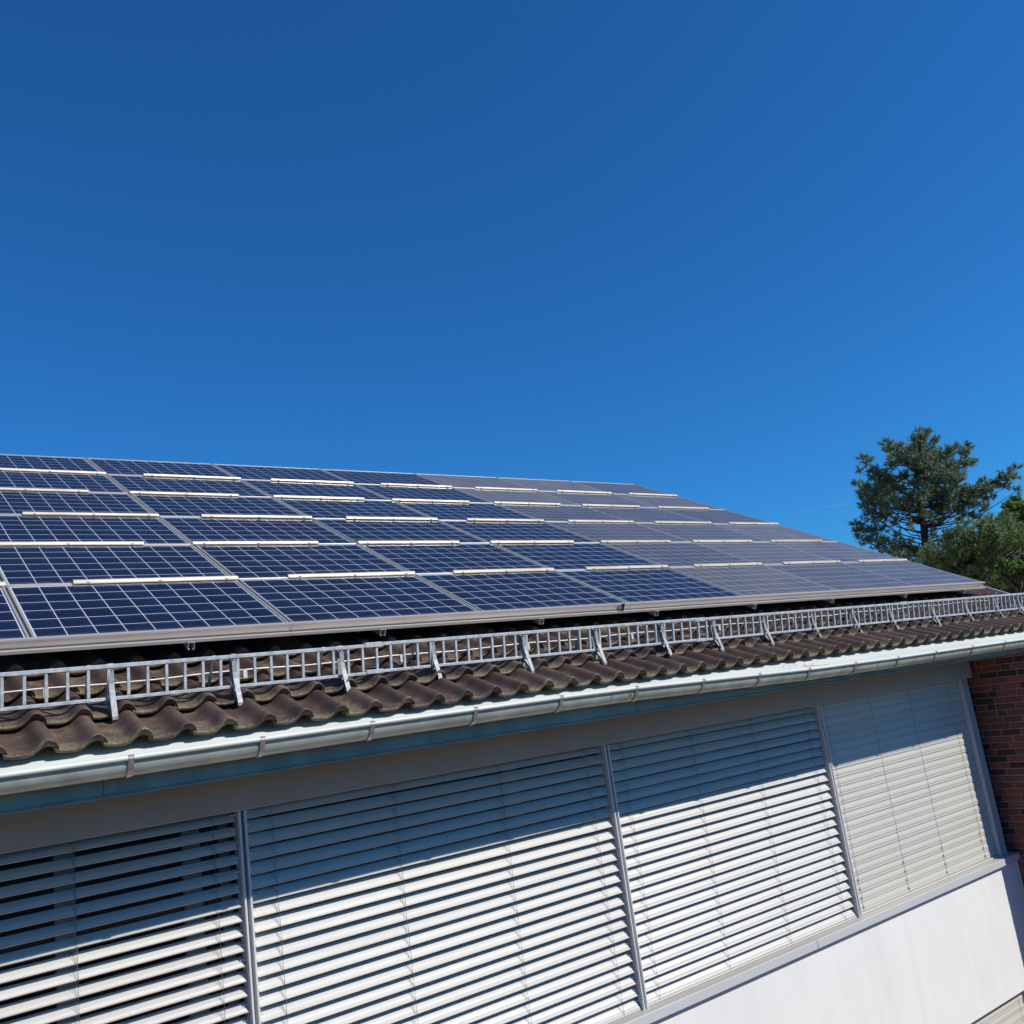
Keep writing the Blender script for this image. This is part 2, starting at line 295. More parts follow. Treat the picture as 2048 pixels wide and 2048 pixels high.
# hidden shell of the building: gables, rear wall, rear slope
ridge = roofpt(0, 11.86, 0.22); ry, rz = ridge.y, ridge.z - ZC
for nm, a_, b_ in (('gable_wall', 11.30, 11.62), ('gable_wall', X0 - 0.4, X0 - 0.05)):
    bm = bmesh.new()
    extrude_x(bm, [(5.97, -ZC), (5.97, 0.30), (ry, rz - 0.35), (2 * ry - 5.97, 0.30), (2 * ry - 5.97, -ZC)], a_, b_)
    part(nm, bm, M_BACKWALL)
part('rear_wall', B(X0, 11.3, 2 * ry - 6.3, 2 * ry - 5.97, -ZC, 0.3), M_BACKWALL)
part('front_inner_wall', B(X0, 11.3, 6.02, 6.20, -ZC, 0.3), M_BLACK)

# added unseen block behind the viewpoint, cuts sky light on the facade
opp = empty('added_sky_blocker', (4, -6, 0), label='added unseen brick block behind the viewpoint that cuts sky light', cat='building')
obj('wall', fixn(shift(B(-34, 34, -14.0, -6.0, -ZC, -0.5), Vector((-4, 6, ZC)))), M_BACKWALL, opp)
obj('blocker_cap', fixn(shift(B(-34.1, 34.1, -14.1, -5.9, -0.5, -0.35), Vector((-4, 6, ZC)))), M_DECK, opp)
for k in range(12):
    x_ = -15 + k * 3.0
    obj('window', fixn(shift(B(x_, x_ + 1.8, -6.05, -5.98, -4.4, -2.6), Vector((-4, 6, ZC)))), M_PANE, opp)  # window shapes on the added block

# roof part of the building: deck, rear slope, verge trim, ridge cap and the tiles
roof = obj('roof', bmesh.new(), M_DECK, bld, loc=roofpt(0, 4.35, 0.27) - BY0)
bm = bmesh.new(); R0 = roofpt(0, 4.35, 0.27)
a1 = roofpt(0, 4.50, 0.27) - R0; a2 = roofpt(0, 11.86, 0.27) - R0
y2 = 2 * ry - (roofpt(0, 4.35, 0.27).y) - R0.y
for P4 in (((X0 - .5, a1.y, a1.z), (XV - .03, a1.y, a1.z), (XV - .03, a2.y, a2.z), (X0 - .5, a2.y, a2.z)),
           ((X0 - .5, a2.y, a2.z), (XV - .03, a2.y, a2.z), (XV - .03, y2, 0), (X0 - .5, y2, 0))):
    bm.faces.new([bm.verts.new(p) for p in P4])
bm.to_mesh(roof.data); bm.free()
def roofpart(name, bm, m, x=0, s=4.35, off=0.27, rot=None):
    return obj(name, fixn(bm), m, roof, loc=roofpt(x, s, off) - R0, rot=(PITCH, 0, 0) if rot is None else rot)
roofpart('verge_trim', fixn(extr := box(bmesh.new(), -0.03, 0.0, 0.0, 7.55, 0.0, 0.125, 0.004)), M_WIRE, x=XV + 0.02, s=4.33, off=0.27)
roofpart('ridge_cap', B(X0 - .5, XV, -0.10, 0.12, 0.0, 0.05, 0.02), M_TILE, s=11.80, off=0.25)

TW = 0.2135
prof = [(-0.022, 0.010), (-0.006, 0.004), (0.015, 0.000), (0.050, -0.003), (0.082, 0.000), (0.102, 0.009), (0.118, 0.025), (0.133, 0.041), (0.148, 0.0515), (0.164, 0.054), (0.180, 0.050), (0.194, 0.040), (0.204, 0.027), (0.2085, 0.014), (0.209, 0.006)]
def tile_mesh(seed):
    rnd = random.Random(seed); bm = bmesh.new(); th = 0.021; rings = []
    for y, dz, dx in ((0.004, -0.014, 0), (0.0, -0.006, 0), (0.010, 0.0, 0), (0.030, 0.0, 0), (0.10, 0.0, 0), (0.25, 0.0, 0), (0.41, 0, 0)):
        rings.append([bm.verts.new((x, y + (0.004 * rnd.uniform(-1, 1) if y < 0.02 else 0), z + dz + (0.0045 * max(0.0, (z - 0.02) / 0.034) if y < 0.02 else 0) + (rnd.uniform(-1, 1) * 0.0008))) for x, z in prof])
    under = [[bm.verts.new((min(max(x, -0.02), 0.2065), y, z - th - (0.014 * max(0.0, z / 0.054) if y < 0.1 else 0))) for x, z in prof] for y in (0.010, 0.41)]
    allr = [under[1], under[0]] + rings
    for a, b in zip(allr, allr[1:]):
        for i in range(len(prof) - 1):
            f = bm.faces.new((a[i], a[i + 1], b[i + 1], b[i])); f.smooth = True
    for side in (0, -1):
        loop = [r[side] for r in allr]
        bm.faces.new(loop if side else loop[::-1])
    fixn(bm)
    me = bpy.data.meshes.new('roof_tile'); bm.to_mesh(me); bm.free(); me.materials.append(M_TILE)
    for ed in me.edges: pass
    return me
TM = [tile_mesh(k) for k in range(5)]
GA = 0.33; TILT = 0.042 / GA
for k in range(7):
    i0 = 0 if k < 4 else 47
    for i in range(i0, 54):
        x = 0.44 + i * TW
        if x + TW > XV + 0.02: continue
        o = obj('roof_tile', random.choice(TM), None, roof)
        s = 4.35 + k * GA + random.uniform(-.004, .004)
        o.location = roofpt(x + random.uniform(-.0015, .0015), s, 0.208) - R0 + Vector((0, 0, random.uniform(0, .004)))
        o.rotation_euler = (PITCH - TILT + random.uniform(-.006, .006), random.uniform(-.008, .008), random.uniform(-.006, .006))

# brick wing wall, brick by brick on the visible side
XB, YE = 10.56, 4.955
wing = part('wing_wall', B(XB + 0.007, XB + 0.36, YE + 0.006, 6.0, -ZC, -0.11), M_MORTAR)
CH = 0.0712
def brick_mesh(l):
    bm = box(bmesh.new(), 0, 0.1, 0, l, 0, CH - 0.0105, 0.003); fixn(bm)
    me = bpy.data.meshes.new('brick'); bm.to_mesh(me); bm.free(); me.materials.append(M_BRICK); return me
BL = {0.205: brick_mesh(0.205), 0.097: brick_mesh(0.097), 0.15: brick_mesh(0.15)}
wo = BY0 + wing.location
for r_ in range(43):
    z = -0.125 - (r_ + 1) * CH; y = YE; first = True
    while y < 5.98:
        if first and r_ % 2: l = 0.097
        elif first and r_ % 4 == 2: l = 0.15
        else: l = 0.097 if random.random() < 0.22 else 0.205
        first = False
        o = obj('brick', BL[l], None, wing)
        o.location = Vector((XB + random.uniform(-.0015, .0025), y, z + ZC + random.uniform(-.001, .001))) - BY0
        o.rotation_euler = (random.uniform(-.006, .006), 0, random.uniform(-.004, .004))
        y += l + 0.0105
# bricks of the narrow front end, seen from a step aside
# windows behind the blinds: frame and panes
def window(x0, x1, z0, z1, bars):
    bm = bmesh.new(); ys, ye = 5.74, 5.81; fw = 0.06
    box(bm, x0, x1, ys, ye, z0, z0 + fw); box(bm, x0, x1, ys, ye, z1 - fw, z1)
    box(bm, x0, x0 + fw, ys + .001, ye, z0 + fw, z1 - fw); box(bm, x1 - fw, x1, ys + .001, ye, z0 + fw, z1 - fw)
    for c in bars: box(bm, c - 0.05, c + 0.05, ys - 0.012, ye, z0 + fw, z1 - fw)
    wnd = part('window', bm, M_WFRAME)
    ed = [x0 + fw] + [v for c in bars for v in (c - .05, c + .05)] + [x1 - fw]
    for a_, b_ in zip(ed[::2], ed[1::2]):
        p_ = B(a_, b_, 5.775, 5.79, z0 + fw, z1 - fw); fixn(p_)
        obj('pane', shift(p_, Vector((0, 0, ZC)) - BY0), M_PANE, wnd)
window(-0.95, 1.935, -2.30, -0.15, (1.03, 1.71)); window(1.99, 4.835, -2.30, -0.15, (2.10, 4.06))
window(4.89, 7.585, -2.30, -0.15, (6.2,)); window(7.64, 10.28, -2.30, -0.15, (8.9,)); window(7.64, 10.28, -5.90, -3.35, (8.9,))
for x in (1.962, 4.862, 7.612):
    part('mullion', B(x - 0.025, x + 0.025, 5.70, 5.82, -2.30, -0.15), M_BLACK)

# ------------------------------------------------------------------ venetian blinds
def slat_mesh(w_, th, L_, curve, bead=True):
    """slat, front lower edge at the origin, rising backwards at th degrees"""
    n = 7; P_ = []
    c, s = math.cos(math.radians(th)), math.sin(math.radians(th))
    for i in range(n + 1):
        u = i / n; h = curve * math.sin(math.pi * u)
        if bead: h += 0.0035 * (1 if i == n - 1 else 0) - 0.0030 * (1 if i == 1 else 0)
        d = w_ * u
        P_.append((d * c - h * s, d * s + h * c))
    if bead: P_ = [(P_[0][0] + 0.0025, P_[0][1] - 0.0035)] + P_
    nrm = Vector((-s, c)); bot = [(p[0] - nrm.x * 0.0016, p[1] - nrm.y * 0.0016) for p in P_]
    bm = bmesh.new(); extrude_x(bm, P_ + bot[::-1], 0, L_); fixn(bm)
    me = bpy.data.meshes.new('slat'); bm.to_mesh(me); bm.free(); return me
def blind(x0, x1, ztop, zbot, th, w_, cords, label, curve=0.004, m=M_BLIND, jit=1.0):
    root = empty('venetian_blind', (x0, YB, zbot + ZC), label=label, cat='blind', group='outside venetian blinds')
    L_ = x1 - x0 - 0.06; me = slat_mesh(w_, th, L_, curve); me.materials.append(m)
    n = int((ztop - zbot) / 0.08) + 1; c, s = math.cos(math.radians(th)), math.sin(math.radians(th))
    y_ = -c * w_ / 2
    pins = bmesh.new()
    for k in range(n):
        o = obj('slat', me, None, root, loc=(0.03, y_ + random.uniform(-.001, .001), 0.012 + k * 0.08 + random.uniform(-.001, .001)))
        o.rotation_euler = (math.radians(random.uniform(-jit, jit)), random.uniform(-.0009, .0009), random.uniform(-.0008, .0008))
    obj('bottom_bar', fixn(B(0.028, L_ + 0.032, -0.03, 0.03, -0.008, 0.006, 0.003)), m, root)
    for x in (0.001, x1 - x0 - 0.019):
        g_ = B(x + .003, x + 0.017, -0.052, -0.030, -0.015, ztop - zbot + 0.05, 0.003); box(g_, x + .002, x + .016, -0.029, 0.05, -0.015, ztop - zbot + 0.05)
        obj('guide_rail', fixn(g_), M_GUIDE, root)
        pn = bmesh.new()
        for k in range(n):
            xx = x + 0.02 if x < 0.1 else x - 0.03
            box(pn, xx, xx + 0.03, -0.0065, 0.002, 0.012 + k * 0.08 + w_ * s * 0.5 + 0.001, 0.012 + k * 0.08 + w_ * s * 0.5 + 0.010)
        tag(obj('guide_pins', fixn(pn), M_GUIDE, root), kind='stuff')
    for cx in cords:
        bm = bmesh.new(); X_ = cx - x0
        yf = y_ - 0.005
        tube(bm, [(X_, yf, 0.0)] + [(X_ + random.uniform(-.002, .002), yf + (0.004 if k % 2 else -.002), 0.012 + k * 0.08) for k in range(n)] + [(X_, yf, n * 0.08)], 0.0015, n=4)
        for k in range(n):
            z0 = 0.012 + k * 0.08
            a_ = Vector((X_, yf + 0.002, z0 + 0.002)); b_ = Vector((X_ - 0.018, y_ + c * w_ + 0.002, z0 + s * w_ + 0.004))
            nv = Vector((0, -s, c)) * (0.006 + abs(curve))
            if th < 70:
                tube(bm, [a_ + nv * .6, (a_ + b_) / 2 + nv, b_ + nv * .4], 0.0012, n=3, cap=False)
                q = b_ + Vector((-0.004, -0.004, 0.004)); tube(bm, [q + Vector((0.009 * math.cos(t_ * 1.05), -0.004, 0.007 * math.sin(t_ * 1.05))) for t_ in range(7)], 0.0012, n=3, cap=False)
            elif k < 4: tube(bm, [(X_ - .012, yf - .002, z0 + .02), (X_ - .016, yf - .002, z0 + .045)], 0.004, n=4)
        obj('ladder_cord', bm, M_CORD, root)
    return root
blind(-0.95, 1.955, -0.30, -2.285, 33, 0.081, (-0.65, 0.10, 1.05, 1.79), 'most open grey venetian blind with dark gaps, cut off by the photo edge', curve=0.005)
blind(1.969, 4.855, -0.30, -2.285, 49, 0.082, (2.149, 2.987, 3.842, 4.66), 'half-open pale venetian blind right of the most open blind')
blind(4.869, 7.605, -0.30, -2.285, 54, 0.082, (5.039, 5.835, 6.624, 7.417), 'half-open pale venetian blind next to the closed one')
blind(7.619, 10.285, -0.30, -2.285, 80, 0.084, (7.74, 8.511, 9.232, 10.02), 'closed beige venetian blind above the sill beside the brick wall', curve=0.0065, m=M_BLIND_BEIGE, jit=0.3)
blind(7.619, 10.285, -3.50, -5.88, 80, 0.084, (7.74, 8.511, 9.232, 10.02), 'closed beige venetian blind below the white wall, in the bottom corner', curve=0.0065, m=M_BLIND_BEIGE, jit=0.3)

# ------------------------------------------------------------------ gutter
GX = [(-1.6, 0.000), (1.1, 0.004), (2.6, 0.011), (3.8, 0.013), (4.5, 0.008), (5.2, -0.006), (5.8, -0.018), (6.5, -0.031), (7.7, -0.037), (9.0, -0.034), (12.4, -0.032)]
def lip(x):
    for (a, za), (b, zb) in zip(GX, GX[1:]):
        if x <= b: return za + (zb - za) * (x - a) / (b - a)
    return GX[-1][1]
GR = 0.073; GY = 4.777
gut = empty('roof_gutter', (4, GY, ZC), label='long half-round pale green metal gutter along the eaves', cat='gutter')
def gprof():
    P_ = [(GR + 0.0, 0.012)]
    P_ += [(GR * math.cos(a), GR * math.sin(a)) for a in [-math.pi * k / 16 for k in range(0, 16)]]
    P_ += [(-GR, 0.0), (-GR - 0.001, 0.004)]
    P_ += [(-GR - 0.010 + 0.011 * math.cos(a), 0.011 + 0.011 * math.sin(a)) for a in [math.pi * (1.55 - k / 5) for k in range(0, 9)]]
    r2 = GR - 0.003
    P_ += [(-r2, 0.004)] + [(r2 * math.cos(a), r2 * math.sin(a)) for a in [-math.pi * (16 - k) / 16 for k in range(0, 17)]] + [(r2, 0.012)]
    return P_
gp = gprof(); bm = bmesh.new(); rings = []
nx = 90
for i in range(nx + 1):
    x = -1.6 + i * (XV + 0.03 + 1.6) / nx
    rings.append([bm.verts.new((x - 4, p[0], p[1] + lip(x) - 0.011)) for p in gp])
for a, b in zip(rings, rings[1:]):
    for i in range(len(gp)):
        j = (i + 1) % len(gp); f = bm.faces.new((a[i], a[j], b[j], b[i])); f.smooth = True
bm.faces.new(rings[0][::-1]); bm.faces.new(rings[-1]); fixn(bm)
obj('gutter_channel', bm, M_GUT, gut)
bm = bmesh.new(); tube(bm, [(-1.6 + i * (XV + 0.03 + 1.6) / nx - 4, -GR - 0.0095, lip(-1.6 + i * (XV + 0.03 + 1.6) / nx) + 0.0005) for i in range(nx + 1)], 0.0122, n=10)
obj('gutter_bead', bm, M_FLASH, gut)
bm = bmesh.new()
pts = [(-GR - 0.006 + 0.017 * math.cos(a), 0.012 + 0.013 * math.sin(a)) for a in (0.3, 1.0, 1.8, 2.7, 3.3)] + [(-(GR + .004) * math.cos(a), -(GR + .004) * math.sin(a)) for a in [math.pi * (k + .6) / 12 for k in range(12)]] + [(GR + 0.008, 0.0), (GR + 0.009, 0.03)]
strip(bm, pts, 0.026, 0.004); fixn(bm); BRM = bpy.data.meshes.new('gutter_bracket'); bm.to_mesh(BRM); bm.free(); BRM.materials.append(M_GUTBR)
for x in (-0.83, -0.17, 0.49, 1.149, 1.791, 2.425, 3.121, 3.788, 4.468, 5.139, 5.778, 6.406, 7.058, 7.716, 8.358, 9.051, 9.72, 10.38, 11.05, 11.7):
    o = obj('gutter_bracket', BRM, None, gut, loc=(x - 4, 0, lip(x) - 0.012)); o.rotation_euler = (0, 0, random.uniform(-.05, .05))
for x0_, x1_ in ((4.235, 4.242), (4.40, 4.425), (7.4, 7.408)):      # soldered joints
    bm = bmesh.new(); rr = []
    for x in (x0_, x1_): rr.append([bm.verts.new((x - 4, 1.02 * p[0], 1.02 * p[1] + lip(x) - 0.011)) for p in gp[1:18]])
    for i in range(16): bm.faces.new((rr[0][i], rr[0][i + 1], rr[1][i + 1], rr[1][i]))
    obj('gutter_joint', bm, M_GUTBR, gut)

# dry twigs caught in the gutter
bm = bmesh.new()
main = [(6.346, 4.815, 0.064), (6.375, 4.82, 0.040), (6.407, 4.815, 0.012), (6.455, 4.81, 0.006), (6.505, 4.80, 0.004), (6.56, 4.78, -0.004), (6.613, 4.75, -0.010), (6.70, 4.71, -0.010)]
sub = [[(6.407, 4.815, 0.012), (6.39, 4.81, -0.004)], [(6.505, 4.80, 0.004), (6.515, 4.805, 0.036)], [(6.56, 4.78, -0.004), (6.60, 4.785, 0.012), (6.646, 4.80, 0.022)], [(6.23, 4.81, 0.0), (6.245, 4.81, 0.03), (6.276, 4.815, 0.05)], [(6.30, 4.80, -0.01), (6.31, 4.81, 0.02)]]
c0 = Vector((6.45, 4.79, -0.02 + ZC))
for P_, r_ in [(main, 0.0022)] + [(s_, 0.0016) for s_ in sub]:
    tube(bm, [Vector(p) + Vector((0, 0, ZC)) - c0 for p in P_], r_, r_ * 0.6, n=4)
tag(obj('dry_twig', bm, M_TWIG, loc=c0), 'thin dry branched twig lying in the gutter', 'twig')

# ------------------------------------------------------------------ snow guard
FY, FZ0, FZ1 = 5.165, 0.309, 0.497
LEAN = math.radians(7)
fence = empty('snow_guard_fence', (6, FY, FZ0 + ZC - 0.1), label='galvanised snow guard grating running along the tiles above the gutter', cat='snow guard')
def frot(bm):
    bmesh.ops.rotate(bm, verts=bm.verts, cent=(0, 0, 0.1), matrix=Matrix.Rotation(LEAN, 3, 'X')); return bm
joints = [-0.32, 2.69, 5.68, 8.73, 12.0]
for i, (a_, b_) in enumerate(zip(joints, joints[1:])):
    dz = (0.0, 0.006, 0.002, 0.004)[i]
    H_ = FZ1 - FZ0
    obj('top_rail', fixn(frot(shift(B(a_ - 6 + .004, b_ - 6 - .004, -0.004, 0.022, 0.1 + H_ - 0.021, 0.1 + H_, 0.002), Vector((0, 0, dz))))), M_GALV, fence)
    obj('bottom_rail', fixn(frot(shift(B(a_ - 6 + .004, b_ - 6 - .004, -0.004, 0.019, 0.1, 0.1 + 0.018, 0.002), Vector((0, 0, dz))))), M_GALV, fence)
    if i:
        bm = bmesh.new(); box(bm, a_ - 6 - .03, a_ - 6 + .09, -0.007, 0.027, 0.1 + H_ - 0.027 + dz, 0.1 + H_ + 0.003 + dz, 0.002)
        box(bm, a_ - 6 - .03, a_ - 6 + .09, -0.007, 0.023, 0.0975 + dz, 0.1225 + dz, 0.002)
        obj('rail_coupler', fixn(frot(bm)), M_GALV, fence)
stm = frot(shift(B(-0.0072, 0.0072, 0.0, 0.016, 0.1185, 0.1 + FZ1 - FZ0 - 0.0215), Vector((0, 0, 0.003)))); fixn(stm)
me = bpy.data.meshes.new('stile'); stm.to_mesh(me); stm.free(); me.materials.append(M_GALV)
x = 0.28
while x < 11.95:
    obj('stile', me, None, fence, loc=(x - 6, 0, 0)); x += 0.0985
pm = bmesh.new()
strip(pm, [(0.012, 0.305), (-0.012, 0.303), (-0.014, 0.20), (-0.020, 0.165), (-0.052, 0.07), (-0.066, 0.025), (-0.066, 0.010), (-0.056, 0.002), (-0.046, 0.010), (-0.030, 0.055), (0.015, 0.125)], 0.028, 0.005)
box(pm, -0.009, 0.009, -0.0195, -0.013, 0.268, 0.284)
box(pm, -0.013, 0.013, 0.026, 0.034, 0.03, 0.30)
fixn(pm); PM = bpy.data.meshes.new('bracket'); pm.to_mesh(PM); pm.free(); PM.materials.append(M_STRAP)
bm = bmesh.new(); strip(bm, [(0.02, 0.292), (0.03, 0.288), (0.165, 0.100), (0.185, 0.095)], 0.016, 0.005)
box(bm, -0.05, 0.05, 0.10, 0.19, 0.060, 0.064); bmesh.ops.rotate(bm, verts=[v for v in bm.verts if v.co.z < 0.07], cent=(0, 0.15, 0.062), matrix=Matrix.Rotation(PITCH, 3, 'X'))
fixn(bm); BM_ = bpy.data.meshes.new('rear_brace'); bm.to_mesh(BM_); bm.free(); BM_.materials.append(M_STRAP)
for x in (0.52, 1.178, 1.835, 2.50, 3.155, 3.90, 4.58, 5.277, 5.883, 6.536, 7.226, 7.88, 8.51, 9.30, 10.0, 10.667, 11.22, 11.88):
    o = obj('bracket', PM, None, fence, loc=(x - 6, 0, -0.012)); o.rotation_euler = (0, 0, random.uniform(-.05, .05))
    obj('rear_brace', BM_, None, fence, loc=(x - 6 - 0.10, 0, 0)).rotation_euler = (0, 0, random.uniform(-.06, .02))

# lightning wire along the tiles
bm = bmesh.new(); wp = []
for i in range(40):
    x = 0.0 + i * 11.47 / 39
    wp.append(roofpt(x, 4.955 + 0.0145 * x, 0.150 + 0.006 * math.sin(i * 1.7)))
w0 = roofpt(6, 5.03, 0.17)
tube(bm, [p - w0 for p in wp], 0.0055, n=6)
lw = empty('lightning_wire', w0, label='thin pale metal wire running along the tiles behind the snow guard', cat='wire')
obj('wire', bm, M_WIRE, lw)
for x in [0.9 + 1.07 * k for k in range(10)]:
    p_ = roofpt(x, 4.955 + 0.0145 * x, 0.150) - w0
    obj('wire_holder', fixn(shift(B(-0.012, 0.012, -0.01, 0.01, -0.045, 0.008), p_)), M_WIRE, lw)

# ------------------------------------------------------------------ solar panels
CP, RP = 1.515, 1.06; XR = 11.49; SB = 5.34
PW, PH = 1.497, 1.046
ncol, nrow = 8, 6
fr = bmesh.new()
box(fr, 0, PW, 0, 0.007, -0.04, 0, 0.0012); box(fr, 0, PW, PH - 0.007, PH, -0.04, 0, 0.0012); box(fr, 0, 0.013, 0.0072, PH - 0.0072, -0.04, -0.0003); box(fr, PW - 0.013, PW, 0.0072, PH - 0.0072, -0.04, -0.0003)
fixn(fr); FM = bpy.data.meshes.new('frame'); fr.to_mesh(FM); fr.free(); FM.materials.append(M_ALU)
bs = B(0.0135, PW - 0.0135, 0.0075, PH - 0.0075, -0.0115, -0.0085); fixn(bs); BSM = bpy.data.meshes.new('backsheet'); bs.to_mesh(BSM); bs.free(); BSM.materials.append(M_SHEET)
cpx, cpy = (PW - 0.044) / 9, (PH - 0.044) / 6; gx, gy = 0.0056, 0.0078
ce = B(-(cpx - gx) / 2, (cpx - gx) / 2, -(cpy - gy) / 2, (cpy - gy) / 2, -0.0095, -0.0082); fixn(ce); CM = bpy.data.meshes.new('cell'); ce.to_mesh(CM); ce.free(); CM.materials.append(M_CELL)
def glass_mesh(m):
    b_ = bmesh.new(); b_.faces.new([b_.verts.new(p) for p in ((0.0133, 0.0073, -0.0030), (PW - 0.0133, 0.0073, -0.0030), (PW - 0.0133, PH - 0.0073, -0.0030), (0.0133, PH - 0.0073, -0.0030))])
    me = bpy.data.meshes.new('glass'); b_.to_mesh(me); b_.free(); me.materials.append(m); return me
GMC, GMD = glass_mesh(M_GLASS), glass_mesh(M_GLASS_D)
rown = ['the bottom row', 'the second row from the gutter', 'the third row from the gutter', 'the fourth row from the gutter', 'the fifth row from the gutter', 'the top row']
coln = ['rightmost panel', 'second panel from the right', 'third panel from the right', 'fourth panel from the right', 'fifth panel from the right', 'sixth panel from the right', 'seventh panel from the right', 'eighth panel from the right']
for r_ in range(nrow):
    for c in range(ncol):
        x = XR - (c + 1) * CP + (CP - PW) / 2
        greyed = c < 3
        lab = ('dull grey-blue' if greyed else 'deep blue') + ' solar panel, ' + coln[c] + ' in ' + rown[r_]
        p = empty('solar_panel', roofpt(x + random.uniform(-.003, .003), SB + r_ * RP + 0.007 + random.uniform(-.001, .001), random.uniform(-.0015, .0015)), (PITCH + random.uniform(-.0012, .0012), random.uniform(-.0012, .0012), 0), label=lab, cat='solar panel', group='solar panels on the roof')
        obj('frame', FM, None, p); obj('backsheet', BSM, None, p); obj('glass', GMD if greyed else GMC, None, p)
        for i in range(9):
            for j in range(6):
                obj('cell', CM, None, p, loc=(0.022 + (i + .5) * cpx, 0.022 + (j + .5) * cpy, 0))

# horizontal rails at the joints of the rows, with the raised cover strips
XL = XR - ncol * CP
zst = bmesh.new()
extrude_x(zst, [(-0.030, 0.003), (-0.030, 0.007), (-0.012, 0.008), (-0.004, 0.020), (0.016, 0.021), (0.016, 0.017), (0.001, 0.016), (-0.006, 0.003)], 0, 1.12); fixn(zst)
for bx_ in (0.09, 0.56, 1.03): box(zst, bx_ - 0.009, bx_ + 0.009, -0.027, -0.014, 0.0085, 0.0150)
fixn(zst)
ZM = bpy.data.meshes.new('cover_strip'); zst.to_mesh(ZM); zst.free(); ZM.materials.append(M_STRIP)
jn = ['lowest joint between the panel rows', 'second joint up between the panel rows', 'third joint up between the panel rows', 'fourth joint up between the panel rows', 'fifth joint up between the panel rows']
for j in range(1, 7):
    lab = 'metal rail with cover strips at the ' + jn[j - 1] if j < 6 else 'thin metal rail along the top edge of the solar panels'
    rl = empty('mounting_rail', roofpt(5, SB + j * RP, 0), (PITCH, 0, 0), label=lab, cat='rail')
    obj('rail', fixn(B(XL - 5, XR - 5, -0.0055, 0.0055, -0.055, -0.012, 0.001)), M_RAIL, rl)
    if j < 6:
        for k in range(ncol + 1):
            g_ = XR + 0.0 - k * CP
            x0_ = g_ - 1.12 if j % 2 else g_ - CP
            if x0_ < XL - 0.01: continue
            obj('cover_strip', ZM, None, rl, loc=(x0_ - 5 + random.uniform(-.008, .008), random.uniform(-.002, .002), 0))
# bottom rail
rl = empty('mounting_rail', roofpt(5, SB, 0), (PITCH, 0, 0), label='deep metal rail along the bottom edge of the solar panels', cat='rail')
x = XL
while x < XR - 0.1:
    l = min(3.03, XR + 0.05 - x)
    bm = bmesh.new()
    extrude_x(bm, [(0.016, 0.001), (0.016, 0.0045), (-0.014, 0.0055), (-0.016, -0.004), (-0.008, -0.006), (0.010, -0.056), (-0.026, -0.060), (-0.027, -0.054), (-0.032, -0.054), (-0.032, -0.072), (0.014, -0.072), (-0.002, 0.001)], x - 5, x + l - 5 - 0.003)
    obj('rail', fixn(bm), M_RAIL, rl); x += l
obj('rail_clamp', fixn(B(0.315, 0.345, -0.022, -0.012, -0.058, 0.008, 0.002)), M_BLACK, rl)
# rails running up the slope under the panels, their open ends show
for i, x in enumerate((1.75, 3.06, 4.46, 5.73, 7.05, 8.30, 9.68, 10.98)):
    up_ = empty('support_rail', roofpt(x, 5.305, 0.117), (PITCH, 0, 0), label='open metal rail end hanging under the panel edge, ' + ['leftmost of the row', 'second from the left', 'third from the left', 'fourth from the left', 'fifth from the left', 'sixth from the left', 'second from the right', 'rightmost of the row'][i], cat='rail', group='rail ends under the panels')
    bm = bmesh.new()
    extrude_x(bm, [(-0.020, 0.0), (-0.020, 0.047), (0.020, 0.047), (0.020, 0.0), (0.008, 0.0), (0.008, 0.004), (0.016, 0.004), (0.016, 0.043), (-0.016, 0.043), (-0.016, 0.004), (-0.008, 0.004), (-0.008, 0.0)], 0, 6.35)
    bmesh.ops.rotate(bm, verts=bm.verts, cent=(0, 0, 0), matrix=Matrix.Rotation(math.pi / 2, 3, 'Z'))
    obj('rail', fixn(bm), M_GALV, up_)
    for k in range(4):
        obj('roof_hook', fixn(B(-0.05, -0.022, 0.30 + k * 1.6, 0.33 + k * 1.6, -0.08, 0.03)), M_GALV, up_)

# ------------------------------------------------------------------ trees
def leafmat(name, c1, c2, trans=0.25):
    m, t, b = newmat(name); N = t.nodes; L = t.links
    g = N.new('ShaderNodeNewGeometry'); no = N.new('ShaderNodeTexNoise'); no.inputs['Scale'].default_value = 1.6; no.inputs['Detail'].default_value = 5; L.new(g.outputs['Position'], no.inputs['Vector'])
    ri = N.new('ShaderNodeMath'); ri.operation = 'MULTIPLY_ADD'; L.new(g.outputs['Random Per Island'], ri.inputs[0]); ri.inputs[1].default_value = 0.5
    ad = N.new('ShaderNodeMath'); ad.operation = 'MULTIPLY'; ad.inputs[1].default_value = 0.6; L.new(no.outputs['Fac'], ad.inputs[0]); L.new(ad.outputs[0], ri.inputs[2])
    mx = N.new('ShaderNodeMix'); mx.data_type = 'RGBA'; L.new(ri.outputs[0], mx.inputs['Factor']); mx.inputs['A'].default_value = (*c1, 1); mx.inputs['B'].default_value = (*c2, 1)
    L.new(mx.outputs['Result'], b.inputs['Base Color']); b.inputs['Roughness'].default_value = 0.6; b.inputs['Specular IOR Level'].default_value = 0.25
    tr = N.new('ShaderNodeBsdfTranslucent'); L.new(mx.outputs['Result'], tr.inputs[0])
    ms = N.new('ShaderNodeMixShader'); ms.inputs[0].default_value = trans; L.new(b.outputs[0], ms.inputs[1]); L.new(tr.outputs[0], ms.inputs[2])
    L.new(ms.outputs[0], N['Material Output'].inputs[0])
    return m
M_NEED = leafmat('pine_needles_blue_green', (0.038, 0.068, 0.046), (0.28, 0.365, 0.19), 0.32)
M_NEED2 = leafmat('pine_needles_olive', (0.052, 0.088, 0.034), (0.28, 0.36, 0.135), 0.40)
